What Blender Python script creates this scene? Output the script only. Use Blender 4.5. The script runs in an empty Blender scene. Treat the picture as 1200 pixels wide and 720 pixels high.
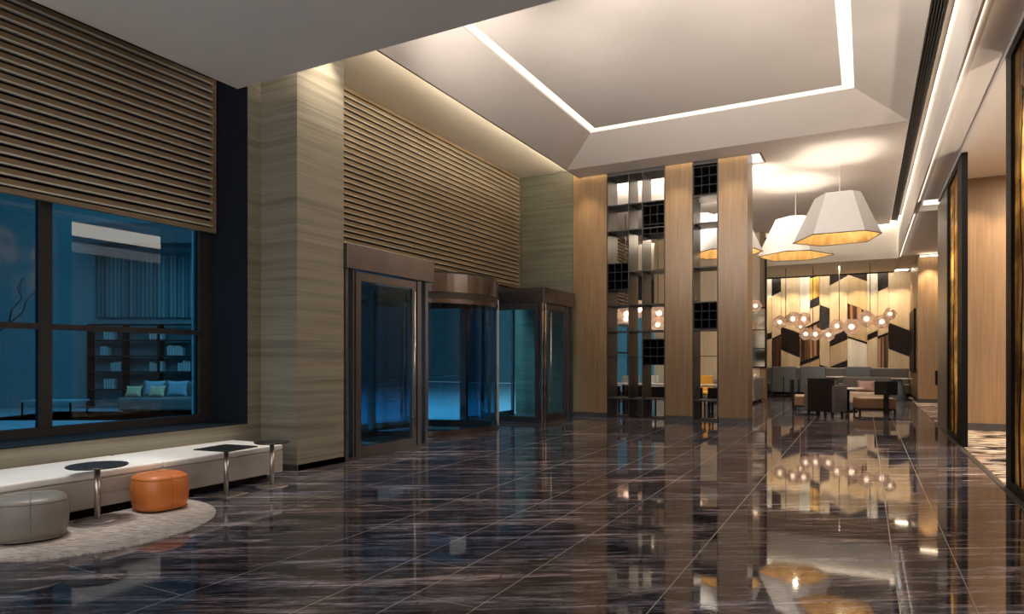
import bpy, math, random
from mathutils import Vector, Matrix
random.seed(7)
S = bpy.context.scene
C = S.collection
PI = math.pi

# ------------------------------------------------------------------ materials
def node_mat(name):
    m = bpy.data.materials.new(name); m.use_nodes = True
    nt = m.node_tree; nt.nodes.clear()
    out = nt.nodes.new('ShaderNodeOutputMaterial')
    return m, nt, out

def ramp(nt, fac, stops):
    r = nt.nodes.new('ShaderNodeValToRGB')
    e = r.color_ramp.elements
    while len(e) < len(stops): e.new(0.5)
    for k, (p, c) in enumerate(stops):
        e[k].position = p; e[k].color = (c[0], c[1], c[2], 1)
    nt.links.new(fac, r.inputs[0])
    return r.outputs[0]

def coords(nt, scale=(1, 1, 1), rot=(0, 0, 0), loc=(0, 0, 0), src='Object'):
    tc = nt.nodes.new('ShaderNodeTexCoord')
    mp = nt.nodes.new('ShaderNodeMapping')
    mp.inputs['Scale'].default_value = scale
    mp.inputs['Rotation'].default_value = rot
    mp.inputs['Location'].default_value = loc
    nt.links.new(tc.outputs[src], mp.inputs[0])
    return mp.outputs[0]

def rcoords(nt, scale, deg):
    v = coords(nt, (1, 1, 1), (0, 0, math.radians(-deg)))
    mp = nt.nodes.new('ShaderNodeMapping'); mp.inputs['Scale'].default_value = scale
    nt.links.new(v, mp.inputs[0]); return mp.outputs[0]

def noise(nt, vec, scale=1, detail=4, rough=.5, dist=0):
    n = nt.nodes.new('ShaderNodeTexNoise')
    n.inputs['Scale'].default_value = scale
    n.inputs['Detail'].default_value = detail
    n.inputs['Roughness'].default_value = rough
    n.inputs['Distortion'].default_value = dist
    nt.links.new(vec, n.inputs['Vector'])
    return n.outputs[0]

def mix(nt, a, b, f, mode='MIX'):
    n = nt.nodes.new('ShaderNodeMix'); n.data_type = 'RGBA'; n.blend_type = mode
    for s, v in ((n.inputs['Factor'], f), (n.inputs['A'], a), (n.inputs['B'], b)):
        if isinstance(v, (int, float)): s.default_value = v
        elif isinstance(v, tuple): s.default_value = (v[0], v[1], v[2], 1)
        else: nt.links.new(v, s)
    return n.outputs['Result']

def bsdf(nt, out, col, rough=.5, metal=0, spec=.5, coat=0, bump=None, bstr=.1, bdist=.01):
    b = nt.nodes.new('ShaderNodeBsdfPrincipled')
    if isinstance(col, tuple): b.inputs['Base Color'].default_value = (*col, 1)
    else: nt.links.new(col, b.inputs['Base Color'])
    if isinstance(rough, (int, float)): b.inputs['Roughness'].default_value = rough
    else: nt.links.new(rough, b.inputs['Roughness'])
    b.inputs['Metallic'].default_value = metal
    b.inputs['Specular IOR Level'].default_value = spec
    b.inputs['Coat Weight'].default_value = coat
    b.inputs['Coat Roughness'].default_value = .03
    if bump is not None:
        bn = nt.nodes.new('ShaderNodeBump'); bn.inputs['Strength'].default_value = bstr
        bn.inputs['Distance'].default_value = bdist
        nt.links.new(bump, bn.inputs['Height']); nt.links.new(bn.outputs[0], b.inputs['Normal'])
    nt.links.new(b.outputs[0], out.inputs[0])
    return b

def plain(name, col, rough=.5, metal=0, spec=.5, var=.08, vs=6, coat=0):
    m, nt, out = node_mat(name)
    n = noise(nt, coords(nt), vs, 4)
    lo = tuple(c * (1 - var) for c in col); hi = tuple(min(1, c * (1 + var)) for c in col)
    bsdf(nt, out, ramp(nt, n, [(.3, lo), (.7, hi)]), rough, metal, spec, coat)
    return m

def wood(name, a, b, horiz=False, rough=.38, fine=28, spec=.4):
    m, nt, out = node_mat(name)
    sc = (fine, fine, .9) if not horiz else (fine, .7, fine)
    v = coords(nt, sc)
    n1 = noise(nt, v, 1, 5, .6, .6)
    n2 = noise(nt, coords(nt, (3, 3, .12) if not horiz else (3, .1, 3)), 1, 2)
    c1 = ramp(nt, n1, [(.3, a), (.72, b)])
    c2 = ramp(nt, n2, [(.3, (.82, .80, .78)), (.7, (1, 1, 1))])
    bsdf(nt, out, mix(nt, c1, c2, 1.0, 'MULTIPLY'), rough, 0, spec, bump=n1, bstr=.05)
    return m

def emis(name, col, strength):
    m, nt, out = node_mat(name)
    e = nt.nodes.new('ShaderNodeEmission')
    e.inputs[0].default_value = (*col, 1); e.inputs[1].default_value = strength
    nt.links.new(e.outputs[0], out.inputs[0])
    return m

def glass(name, tint, refl=.06, rough=.0, gcol=(1, 1, 1), mx=.55):
    mxr = mx
    m, nt, out = node_mat(name)
    t = nt.nodes.new('ShaderNodeBsdfTransparent'); t.inputs[0].default_value = (*tint, 1)
    g = nt.nodes.new('ShaderNodeBsdfGlossy'); g.inputs['Roughness'].default_value = rough
    g.inputs[0].default_value = (*gcol, 1)
    lw = nt.nodes.new('ShaderNodeLayerWeight'); lw.inputs[0].default_value = .25
    mr = nt.nodes.new('ShaderNodeMapRange')
    mr.inputs['To Min'].default_value = refl; mr.inputs['To Max'].default_value = mxr
    nt.links.new(lw.outputs['Fresnel'], mr.inputs['Value'])
    mx = nt.nodes.new('ShaderNodeMixShader')
    nt.links.new(mr.outputs[0], mx.inputs[0]); nt.links.new(t.outputs[0], mx.inputs[1]); nt.links.new(g.outputs[0], mx.inputs[2])
    nt.links.new(mx.outputs[0], out.inputs[0])
    return m

M = {}
M['ceiling'] = plain('ceiling_paint', (.80, .74, .69), .8, var=.02, vs=2)
M['soffit'] = plain('soffit_paint', (.86, .845, .81), .8, var=.02, vs=2)
M['cream'] = plain('cream_paint', (.80, .73, .63), .7, var=.02, vs=2)
M['black'] = plain('black_metal', (.008, .007, .007), .5, spec=.12)
M['dark_trim'] = plain('dark_trim', (.03, .025, .022), .5)
M['skirting'] = plain('dark_skirting', (.06, .052, .05), .35)
M['navy'] = plain('dark_reveal', (.012, .016, .023), .8, spec=.1, vs=3)
M['window_frame'] = plain('window_frame_metal', (.030, .027, .027), .6, spec=.25)
M['bronze'] = plain('brushed_bronze_steel', (.175, .152, .143), .24, .9, var=.12, vs=3)
M['chrome'] = plain('polished_steel', (.62, .56, .52), .12, 1)
M['steel'] = plain('brushed_steel', (.55, .51, .48), .3, .9)
M['shelf_metal'] = plain('gunmetal_shelf', (.045, .040, .038), .42, .1, spec=.3, var=.12)
M['shelf_dark'] = plain('black_shelf', (.012, .012, .013), .5, spec=.25)
M['wood'] = wood('oak_veneer', (.215, .128, .06), (.32, .205, .108))
M['wood_right'] = wood('tan_veneer', (.28, .168, .082), (.39, .25, .135))
M['slat'] = wood('slat_wood', (.20, .14, .078), (.31, .225, .135), horiz=True, rough=.5)
M['slat_lit'] = plain('slat_lit_underside', (.60, .60, .50), .5)
M['art_cream'] = wood('cream_veneer', (.55, .42, .27), (.70, .56, .38), rough=.3)
M['art_pale'] = wood('pale_veneer', (.68, .62, .52), (.82, .76, .66), rough=.25)
M['art_tan'] = wood('tan_art_veneer', (.42, .30, .15), (.56, .42, .24), rough=.3)
M['art_dark'] = wood('wenge_veneer', (.008, .005, .004), (.024, .014, .011), rough=.45, spec=.15)
M['sofa_grey'] = plain('grey_fabric', (.20, .19, .185), .85, vs=60)
M['booth_grey'] = plain('blue_grey_leather', (.115, .125, .135), .4)
M['banquette'] = plain('taupe_leather', (.10, .085, .075), .45)
M['dark_leather'] = plain('dark_brown_leather', (.012, .008, .007), .6, spec=.2)
M['dark_wood'] = plain('black_stained_wood', (.010, .008, .008), .5, spec=.25)
M['tan_leather'] = plain('tan_leather', (.19, .10, .05), .45)
M['tan_top'] = plain('cream_leather', (.62, .50, .36), .45)
M['pink'] = plain('rose_satin', (.40, .24, .20), .35)
M['yellow'] = plain('mustard_velvet', (.72, .42, .07), .5)
M['white_top'] = plain('white_table_top', (.75, .70, .66), .25)
M['cone'] = plain('grey_blue_lacquer', (.22, .26, .28), .4)
M['bench_top'] = plain('white_bench_leather', (.78, .76, .73), .45, var=.03)
M['bench_body'] = plain('greige_bench_leather', (.42, .385, .35), .5, var=.04)
M['otto_grey'] = plain('grey_ottoman_leather', (.19, .17, .15), .42, var=.04)
M['otto_orange'] = plain('orange_ottoman_leather', (.56, .165, .035), .38, var=.05)
M['pip_light'] = plain('pale_piping', (.15, .13, .115), .5)
M['pip_orange'] = plain('pale_orange_piping', (.42, .13, .03), .5)
M['table_black'] = plain('black_table_top', (.012, .012, .013), .3)
M['lamp_white'] = plain('white_lamp_fabric', (.78, .76, .74), .7, var=.02)
M['lamp_edge'] = plain('bronze_lamp_edge', (.12, .08, .05), .4)
M['blue_wall'] = plain('outside_wall', (.24, .36, .38), .8)
M['pave'] = plain('outside_paving', (.35, .48, .55), .5)
M['book'] = plain('pale_books', (.55, .55, .52), .6)
M['book2'] = plain('grey_books', (.22, .25, .28), .6)
M['cushion_y'] = plain('yellow_cushion', (.88, .60, .36), .7)
M['olive'] = plain('olive_metal_panel', (.20, .175, .14), .35, .4)
M['bulb'] = emis('warm_bulb', (1, .84, .62), 3.2)
M['cove'] = emis('cove_led', (1, .86, .64), 14)
M['cove_soft'] = emis('cove_led_soft', (1, .83, .58), 9)
M['cove_hot'] = emis('cove_led_bright', (1, .86, .62), 34)
M['slot'] = emis('slot_led', (1, .92, .76), .95)
M['glass_blue'] = glass('blue_tinted_glass', (.52, .70, .78), .015, mx=.12)
M['glass_win'] = glass('window_blue_glass', (.26, .40, .48), .02, mx=.18)
def globe_mat():
    m = glass('rose_glass', (.95, .84, .78), .10, .05, (1, .88, .82))
    nt = m.node_tree; out = [n for n in nt.nodes if n.type == 'OUTPUT_MATERIAL'][0]
    old = out.inputs[0].links[0].from_socket
    tr = nt.nodes.new('ShaderNodeBsdfTranslucent'); tr.inputs[0].default_value = (1, .82, .72, 1)
    mx = nt.nodes.new('ShaderNodeMixShader'); mx.inputs[0].default_value = .35
    nt.links.new(old, mx.inputs[1]); nt.links.new(tr.outputs[0], mx.inputs[2]); nt.links.new(mx.outputs[0], out.inputs[0])
    return m
M['globe'] = globe_mat()
M['mirror'] = plain('dark_mirror', (.26, .21, .15), .08, 1)

def travertine(name='travertine_stone', k=(1, 1, 1)):
    m, nt, out = node_mat(name)
    v = coords(nt, (.3, .3, 13), (.02, .015, 0))
    n1 = noise(nt, v, 1, 7, .6, .2)
    n2 = noise(nt, coords(nt, (1.2, 1.2, 50)), 1, 4, .6, .2)
    c = ramp(nt, n1, [(p, tuple(a * b for a, b in zip(q, k))) for p, q in ((.28, (.155, .137, .102)), (.5, (.245, .223, .173)), (.72, (.31, .287, .229)))])
    c2 = ramp(nt, n2, [(.35, (.86, .85, .83)), (.6, (1, 1, 1))])
    bsdf(nt, out, mix(nt, c, c2, 1.0, 'MULTIPLY'), .42, 0, .35, bump=n2, bstr=.05)
    return m
M['travertine'] = travertine()
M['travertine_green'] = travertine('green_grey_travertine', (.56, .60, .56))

def marble_floor():
    m, nt, out = node_mat('dark_veined_marble')
    R = (0, 0, math.radians(-25))
    v1 = rcoords(nt, (.7, 7.5, 1), 31)
    n1 = noise(nt, v1, 1, 9, .68, .9)
    v2 = rcoords(nt, (3.5, 46, 1), 33)
    n2 = noise(nt, v2, 1, 6, .7, 1.2)
    v3 = rcoords(nt, (.35, 1.1, 1), 30)
    n3 = noise(nt, v3, 1, 4, .5, .4)
    base = ramp(nt, n1, [(.32, (.009, .009, .013)), (.44, (.040, .038, .048)), (.54, (.125, .117, .130)), (.68, (.45, .42, .44))])
    streak = ramp(nt, n2, [(.36, (.10, .10, .11)), (.49, (.85, .84, .86)), (.62, (2.1, 2.0, 1.98))])
    c = mix(nt, base, streak, 1.0, 'MULTIPLY')
    tint = ramp(nt, n3, [(.34, (.62, .72, .95)), (.5, (1, .97, 1)), (.68, (1.18, 1.0, .90)), (.80, (1.9, 1.15, .8))])
    c = mix(nt, c, tint, 1.0, 'MULTIPLY')
    # fine dark cracks
    vo = nt.nodes.new('ShaderNodeTexVoronoi'); vo.feature = 'DISTANCE_TO_EDGE'
    vv = rcoords(nt, (2.2, 5, 1), 28)
    wob = noise(nt, vv, 1.5, 5, .6)
    add = nt.nodes.new('ShaderNodeVectorMath'); add.operation = 'ADD'
    nt.links.new(vv, add.inputs[0]); nt.links.new(wob, add.inputs[1])
    nt.links.new(add.outputs[0], vo.inputs['Vector']); vo.inputs['Scale'].default_value = 1.3
    ck = ramp(nt, vo.outputs['Distance'], [(.0, (.25, .25, .25)), (.022, (1, 1, 1))])
    c = mix(nt, c, ck, .9, 'MULTIPLY')
    bsdf(nt, out, c, .04, 0, .36)
    return m
M['floor'] = marble_floor()
M['grout'] = plain('pale_grout', (.42, .38, .36), .3)

def rug_mat():
    m, nt, out = node_mat('streaked_grey_rug')
    n1 = noise(nt, rcoords(nt, (9, 55, 5), 30), 1, 8, .72, .6)
    n2 = noise(nt, coords(nt), 90, 3)
    c = ramp(nt, n1, [(.34, (.12, .095, .085)), (.52, (.42, .37, .34)), (.70, (.68, .63, .60))])
    bsdf(nt, out, c, .95, 0, .1, bump=n2, bstr=.5)
    return m
M['rug'] = rug_mat()

def carpet_mat():
    m, nt, out = node_mat('patterned_carpet')
    n1 = noise(nt, rcoords(nt, (1.2, 4.6, 1), 25), 1, 5, .6, 1.2)
    n2 = noise(nt, coords(nt), 1.7, 3)
    c = ramp(nt, n1, [(.42, (.015, .012, .014)), (.47, (.20, .15, .13)), (.52, (.42, .36, .30)), (.64, (.60, .52, .45))])
    r = ramp(nt, n2, [(.45, (1, 1, 1)), (.65, (.95, .80, .74))])
    bsdf(nt, out, mix(nt, c, r, 1.0, 'MULTIPLY'), .95, 0, .1)
    return m
M['carpet'] = carpet_mat()

def stripe_mat():
    m, nt, out = node_mat('striped_veneer')
    n1 = noise(nt, coords(nt, (14, 14, .15)), 1, 2, .5, .3)
    c = ramp(nt, n1, [(.42, (.035, .016, .010)), (.52, (.13, .06, .03)), (.60, (.42, .24, .12))])
    bsdf(nt, out, c, .35, 0, .2)
    return m
M['stripe'] = stripe_mat()

def gold_mat(name, a, b, sc=(7, 7, .35)):
    m, nt, out = node_mat(name)
    n1 = noise(nt, coords(nt, sc), 1, 4, .5, 1.0)
    bsdf(nt, out, ramp(nt, n1, [(.35, a), (.65, b)]), .35, .3, .5)
    return m
M['gold'] = gold_mat('gold_veneer', (.30, .14, .02), (.75, .45, .10))
M['lamp_gold'] = gold_mat('gold_lamp_lining', (.60, .36, .12), (.85, .58, .25), (5, 5, 1.5))

def marble_black():
    m, nt, out = node_mat('black_marble')
    n1 = noise(nt, coords(nt), 6, 8, .7, 2)
    bsdf(nt, out, ramp(nt, n1, [(.45, (.012, .009, .009)), (.56, (.03, .024, .022)), (.66, (.07, .055, .05))]), .3, 0, .2)
    return m
M['art_marble'] = marble_black()

def amber_mat():
    m, nt, out = node_mat('amber_laminated_glass')
    n1 = noise(nt, coords(nt, (1, 1.8, .45)), 1, 5, .55, 1.6)
    n2 = noise(nt, coords(nt, (1, .5, 3.0)), 1, 3, .5, .8)
    c = mix(nt, ramp(nt, n1, [(.30, (.22, .15, .06)), (.48, (.46, .33, .16)), (.60, (.74, .57, .31)), (.72, (.97, .85, .60))]),
            ramp(nt, n2, [(.35, (.55, .52, .5)), (.62, (1.1, 1.1, 1.05))]), 1.0, 'MULTIPLY')
    b = bsdf(nt, out, c, .18, 0, .5)
    t = nt.nodes.new('ShaderNodeBsdfTransparent'); nt.links.new(c, t.inputs[0])
    tr = nt.nodes.new('ShaderNodeBsdfTranslucent'); nt.links.new(c, tr.inputs[0])
    m1 = nt.nodes.new('ShaderNodeMixShader'); m1.inputs[0].default_value = .65
    nt.links.new(b.outputs[0], m1.inputs[1]); nt.links.new(tr.outputs[0], m1.inputs[2])
    m2 = nt.nodes.new('ShaderNodeMixShader'); m2.inputs[0].default_value = .35
    nt.links.new(m1.outputs[0], m2.inputs[1]); nt.links.new(t.outputs[0], m2.inputs[2])
    nt.links.new(m2.outputs[0], out.inputs[0])
    return m
M['amber'] = amber_mat()

def curtain_mat():
    m, nt, out = node_mat('pale_curtain')
    n1 = noise(nt, coords(nt, (9, 9, .05)), 1, 2, .5)
    bsdf(nt, out, ramp(nt, n1, [(.4, (.10, .16, .17)), (.6, (.30, .40, .40))]), .8)
    return m
M['curtain'] = curtain_mat()

# ------------------------------------------------------------------ mesh builder
class MB:
    def __init__(s): s.v = []; s.f = []; s.mi = []; s.sm = []
    def face(s, idx, mi=0, sm=False): s.f.append(idx); s.mi.append(mi); s.sm.append(sm)
    def box(s, x0, x1, y0, y1, z0, z1, mi=0):
        b = len(s.v)
        for z in (z0, z1):
            for x, y in ((x0, y0), (x1, y0), (x1, y1), (x0, y1)): s.v.append((x, y, z))
        for q in ((3, 2, 1, 0), (4, 5, 6, 7), (0, 1, 5, 4), (1, 2, 6, 5), (2, 3, 7, 6), (3, 0, 4, 7)):
            s.face([b + i for i in q], mi)
        return s
    def quad(s, pts, mi=0):
        b = len(s.v); s.v += [tuple(p) for p in pts]; s.face(list(range(b, b + len(pts))), mi); return s
    def prism(s, poly, axis, a, b_, mi=0):
        """extrude a 2D polygon along axis (0,1,2) from a to b_"""
        def mk(p, t):
            if axis == 0: return (t, p[0], p[1])
            if axis == 1: return (p[0], t, p[1])
            return (p[0], p[1], t)
        n = len(poly); b = len(s.v)
        s.v += [mk(p, a) for p in poly] + [mk(p, b_) for p in poly]
        s.face([b + i for i in range(n)][::-1], mi); s.face([b + n + i for i in range(n)], mi)
        for i in range(n):
            j = (i + 1) % n; s.face([b + i, b + j, b + n + j, b + n + i], mi)
        return s
    def rings(s, rings, cap=True, mi=0, sm=True):
        n = len(rings[0]); b = len(s.v)
        for r in rings: s.v += [tuple(p) for p in r]
        for k in range(len(rings) - 1):
            for i in range(n):
                j = (i + 1) % n
                s.face([b + k * n + i, b + k * n + j, b + (k + 1) * n + j, b + (k + 1) * n + i], mi, sm)
        if cap:
            s.face([b + i for i in range(n)][::-1], mi)
            s.face([b + (len(rings) - 1) * n + i for i in range(n)], mi)
        return s
    def lathe(s, prof, cx=0, cy=0, n=40, mi=0, sm=True, cap=True):
        return s.rings([[(cx + r * math.cos(2 * PI * i / n), cy + r * math.sin(2 * PI * i / n), z) for i in range(n)] for r, z in prof], cap, mi, sm)
    def arc(s, cx, cy, r0, r1, a0, a1, z0, z1, n=24, mi=0):
        """curved wall between radii r0<r1, angles a0..a1 in degrees"""
        R = []
        for k in range(n + 1):
            a = math.radians(a0 + (a1 - a0) * k / n)
            c, t = math.cos(a), math.sin(a)
            R.append([(cx + r0 * c, cy + r0 * t, z0), (cx + r1 * c, cy + r1 * t, z0), (cx + r1 * c, cy + r1 * t, z1), (cx + r0 * c, cy + r0 * t, z1)])
        return s.rings(R, True, mi, False)
    def tube(s, pts, r, n=8, mi=0):
        R = []
        for k, p in enumerate(pts):
            p = Vector(p); a = Vector(pts[max(0, k - 1)]); b = Vector(pts[min(len(pts) - 1, k + 1)])
            d = (b - a).normalized(); u = d.cross(Vector((0, 0, 1)))
            if u.length < .1: u = d.cross(Vector((1, 0, 0)))
            u.normalize(); w = d.cross(u)
            rr = r[k] if isinstance(r, (list, tuple)) else r
            R.append([p + rr * (math.cos(2 * PI * i / n) * u + math.sin(2 * PI * i / n) * w) for i in range(n)])
        return s.rings(R, True, mi)
    def xf(s, mat):
        s.v = [tuple(mat @ Vector(p)) for p in s.v]; return s

def obj(name, mb, mats, parent=None, world=False, bevel=0, seg=2):
    """link a builder as one mesh object; world=True: vertices are in world space"""
    me = bpy.data.meshes.new(name)
    vs = mb.v
    if world and parent is not None:
        L = Vector(parent.location)
        q = parent
        while q.parent is not None:
            q = q.parent; L = L + Vector(q.location)
        vs = [tuple(Vector(p) - L) for p in vs]
    me.from_pydata(vs, [], mb.f)
    if not isinstance(mats, (list, tuple)): mats = [mats]
    for m in mats: me.materials.append(M[m])
    for p, k, sm in zip(me.polygons, mb.mi, mb.sm): p.material_index = k; p.use_smooth = sm
    me.update()
    import bmesh
    bm = bmesh.new(); bm.from_mesh(me); bmesh.ops.recalc_face_normals(bm, faces=bm.faces)
    if bevel:
        eds = [e for e in bm.edges if len(e.link_faces) == 2 and e.calc_face_angle(0) > .6]
        bmesh.ops.bevel(bm, geom=eds, offset=bevel, segments=seg, profile=.5, affect='EDGES')
    bm.to_mesh(me); bm.free()
    o = bpy.data.objects.new(name, me); C.objects.link(o)
    if parent is not None: o.parent = parent
    return o

def tag(o, label=None, cat=None, group=None, kind=None):
    if label: o['label'] = label
    if cat: o['category'] = cat
    if group: o['group'] = group
    if kind: o['kind'] = kind
    return o

def thing(name, label, cat, loc=(0, 0, 0), rz=0, group=None, kind=None):
    o = bpy.data.objects.new(name, None); C.objects.link(o)
    o.location = loc; o.rotation_euler = (0, 0, rz); o.empty_display_size = .1
    return tag(o, label, cat, group, kind)

def struct(name, mb, mats, label=None, cat=None, **k):
    o = obj(name, mb, mats, **k)
    return tag(o, label, cat, None, 'structure')

def dup(root, loc, rz=0, label=None, group=None):
    r = root.copy(); C.objects.link(r); r.location = loc; r.rotation_euler = (0, 0, rz)
    if label: r['label'] = label
    if group: r['group'] = group
    for ch in list(root.children):
        c = ch.copy(); C.objects.link(c); c.parent = r
        for g in list(ch.children):
            d = g.copy(); C.objects.link(d); d.parent = c
    return r

def B(*a, mi=0): return MB().box(*a, mi=mi)

# ------------------------------------------------------------------ FLOOR
ZM = 5.83      # main ceiling
ZR = 4.70      # low ceiling on the right
seams = [-7.9, -6.9, -5.65, -4.86, -3.58, -2.79, -2.37, -1.93, -1.06, .17, .55, 1.30, 1.38]
cross = {-5.65: .9, -4.86: 2.55, -3.58: 4.4, -2.79: 3.78, -2.37: 3.2, -1.93: 5.3, -1.06: 3.84, .17: 5.1, .55: 6.4}
fl = MB(); g = .0035
for a, b in zip(seams[:-1], seams[1:]):
    g0 = g if a > -7 and a < 1.35 else 0
    off = cross.get(a, 1.3); per = 2.45
    ys = [-4.0]; y = off - 4 * per
    while y < 30:
        if y > -3.9: ys.append(y)
        y += per
    ys.append(30.0)
    if a < 1.29:
        for u, w in zip(ys[:-1], ys[1:]):
            fl.quad([(a + g0, u + .003, 0), (b - g, u + .003, 0), (b - g, w - .003, 0), (a + g0, w - .003, 0)], 0)
    else:
        fl.quad([(a, -4, 0), (b, -4, 0), (b, 30, 0), (a, 30, 0)], 0)
fl.box(-8.0, 1.38, -4.0, 30.0, -.2, -.0012, mi=1)
struct('floor', fl, ['floor', 'grout'], 'polished dark veined marble floor with thin pale joints', 'floor')

# ------------------------------------------------------------------ LEFT WINDOW WALL (front of lobby)
w = MB()
w.box(-7.60, -6.90, -4.0, 5.84, 0, .58)                 # under the window
w.box(-7.60, -6.90, -4.0, 5.84, 5.2, 6.3)               # above the window
w.box(-7.95, -6.90, 5.84, 6.05, 0, 6.3)                 # jamb pier
struct('wall_left', w, 'travertine', 'banded travertine wall below the blue lounge window', 'wall')
w = MB().box(-7.96, -6.26, 6.05, 6.89, 0, 6.3)
struct('wall_pillar', w, 'travertine', 'projecting travertine pillar between window and glass doors', 'wall')
w = MB().box(-6.90, -6.24, 6.03, 6.89, 0, .075)
w.box(-6.26, -6.24, 6.05, 6.89, 0, .075)
struct('baseboard_pillar', w, 'skirting', 'dark stone skirting round the foot of the pillar', 'skirting')
w = MB()
w.box(-7.60, -6.90, 5.825, 5.8395, .58, 5.2)
w.box(-7.60, -6.895, -4.0, 5.825, .5805, .592)
struct('trim_reveal', w, 'navy', 'dark navy reveal and sill lining the window recess', 'trim')

# window frame
wf = thing('window_lounge', 'large blue glazed window with dark frame under slat blind', 'window', (-7.60, 3.0, .59), kind='structure')
f = MB()
f.box(-7.66, -7.56, -4.0, 5.82, .59, .685)
f.box(-7.66, -7.56, -4.0, 5.82, 5.0, 5.2)
f.box(-7.66, -7.56, 5.65, 5.82, .685, 5.0)
obj('window_frame', f, 'window_frame', wf, True)
for yy in (3.78, 1.75, -.3, -2.4):
    obj('mullion', MB().box(-7.66, -7.55, yy, yy + .11, .685, 5.0), 'window_frame', wf, True)
yy = [-4.0, -2.4, -.3, 1.75, 3.78, 5.65]
for a, b in zip(yy[:-1], yy[1:]):
    a2 = a + (.11 if a > -4 else 0)
    obj('transom', MB().box(-7.65, -7.56, a2, b, 1.71, 1.77), 'window_frame', wf, True)
    obj('pane', MB().box(-7.615, -7.605, a2, b, .685, 1.71).box(-7.615, -7.605, a2, b, 1.77, 5.0), 'glass_win', wf, True)

# slat screens
def slat_screen(name, label, X, y0, y1, z0, z1, pitch, back=False, left_frame=False):
    t = thing(name, label, 'slatted screen', (X, (y0 + y1) / 2, z0))
    fr = MB()
    fr.box(X - .05, X + .005, y0, y1, z0, z0 + .055)
    fr.box(X - .05, X + .005, y1 - .055, y1, z0 + .055, z1 - .07)
    fr.box(X - .05, X + .005, y0, y1, z1 - .07, z1)
    if left_frame: fr.box(X - .05, X + .005, y0, y0 + .05, z0 + .055, z1 - .07)
    obj('frame', fr, 'slat', t, True)
    s = MB(); z = z0 + .055 + pitch * .38
    while z < z1 - .09:
        h = pitch * .50
        s.box(X - .045, X, y0 + (.05 if left_frame else 0), y1 - .055, z, min(z + h, z1 - .07), mi=0)
        s.box(X - .044, X + .0015, y0 + (.05 if left_frame else 0), y1 - .055, z - .016, z, mi=1)  # lit underside of each slat painted as a pale strip
        z += pitch
    obj('slats', s, ['slat', 'slat_lit'], t, True)
    if back: obj('backing', B(X - .10, X - .09, y0, y1, z0 + .01, z1), 'black', t, True)  # black sheet added to keep the gaps between slats dark
    return t
slat_screen('slatted_screen', 'wooden slatted screen hanging over the upper part of the lounge window', -7.44, -4.0, 5.80, 3.03, 5.18, .102, True)
slat_screen('slatted_screen', 'long wooden slatted screen on the wall above the glass doors', -7.80, 6.9, 15.10, 3.20, 6.04, .104)
struct('wall_above_doors', MB().box(-7.97, -7.90, 6.90, 15.15, 3.18, 6.3), 'black', 'dark backing wall behind the slats above the entrance', 'wall')

# travertine end wall beside the wood pier
struct('wall_end', MB().box(-7.96, -6.37, 15.15, 15.50, 0, 6.3), 'travertine_green', 'narrow green-grey travertine wall between slats and oak pier', 'wall')

# ------------------------------------------------------------------ CEILING
YF = 5.745
# only over the lobby, ends flush with wall plane
s = MB(); s.box(-6.97, 6.0, -4.0, 5.30, 4.80, 6.35)
s.box(-6.97, 6.0, 5.30, YF, 4.80, 4.84)  # thin unseen ledge shaped to hold the added fill lamps
struct('ceiling_front', s, 'soffit', 'low grey dropped ceiling over the seating by the window', 'ceiling')

Z2 = 6.16
c = MB()
xo0, xo1, yo0, yo1 = -6.17, .71, 5.9, 14.33
xi0, xi1, yi0, yi1 = -5.10, -.17, 7.1, 13.09
o4 = [(xo0, yo0, ZM), (xo1, yo0, ZM), (xo1, yo1, ZM), (xo0, yo1, ZM)]
i4 = [(xi0, yi0, Z2), (xi1, yi0, Z2), (xi1, yi1, Z2), (xi0, yi1, Z2)]
for k in range(4):
    j = (k + 1) % 4
    c.quad([o4[k], o4[j], i4[j], i4[k]])
# slot sides
i5 = [(p[0], p[1], Z2 + .035) for p in i4]
for k in range(4):
    j = (k + 1) % 4
    c.quad([i4[k], i4[j], i5[j], i5[k]])
c.box(xi0 + .18, xi1 - .19, yi0 + .2, yi1 - .22, Z2, Z2 + .10)
c.box(-8.0, 6.0, 5.81, 15.6, 6.36, 6.45)                        # structural slab above
struct('ceiling_coffer', c, 'ceiling', 'sloped coffered tray ceiling framed by a white light slot', 'ceiling')
e = MB()
za, zb = Z2 + .036, Z2 + .05
e.box(xi0, xi0 + .178, yi0, yi1, za, zb)
e.box(xi1 - .188, xi1, yi0, yi1, za, zb)
e.box(xi0 + .178, xi1 - .188, yi0, yi0 + .198, za, zb)
e.box(xi0 + .178, xi1 - .188, yi1 - .218, yi1, za, zb)
tag(obj('light_slot', e, 'slot'), 'bright white light slot running round the tray ceiling', 'light')

# flat parts of the main ceiling
c = MB()
c.box(-6.17, .71, 14.33, 15.05, ZM, ZM + .04)
c.box(-2.02, .71, 15.05, 24.92, ZM, ZM + .04)
c.box(-7.88, -2.02, 15.92, 24.92, ZM, ZM + .04)
struct('ceiling_main', c, 'ceiling', 'flat cream ceiling running back past the oak piers', 'ceiling')
# thin black edge trims
c = MB()
c.box(-6.185, -6.165, 5.9, 15.07, ZM - .006, ZM + .05)
c.box(-6.185, -1.98, 15.05, 15.07, ZM - .006, ZM + .05)
c.box(-1.99, -1.97, 15.05, 15.85, ZM - .006, ZM + .05)
c.box(-7.88, .71, 24.92, 24.95, ZM - .006, ZM + .05)
struct('trim_ceiling_edge', c, 'dark_trim', 'thin black metal edge along the main ceiling', 'trim')
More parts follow.
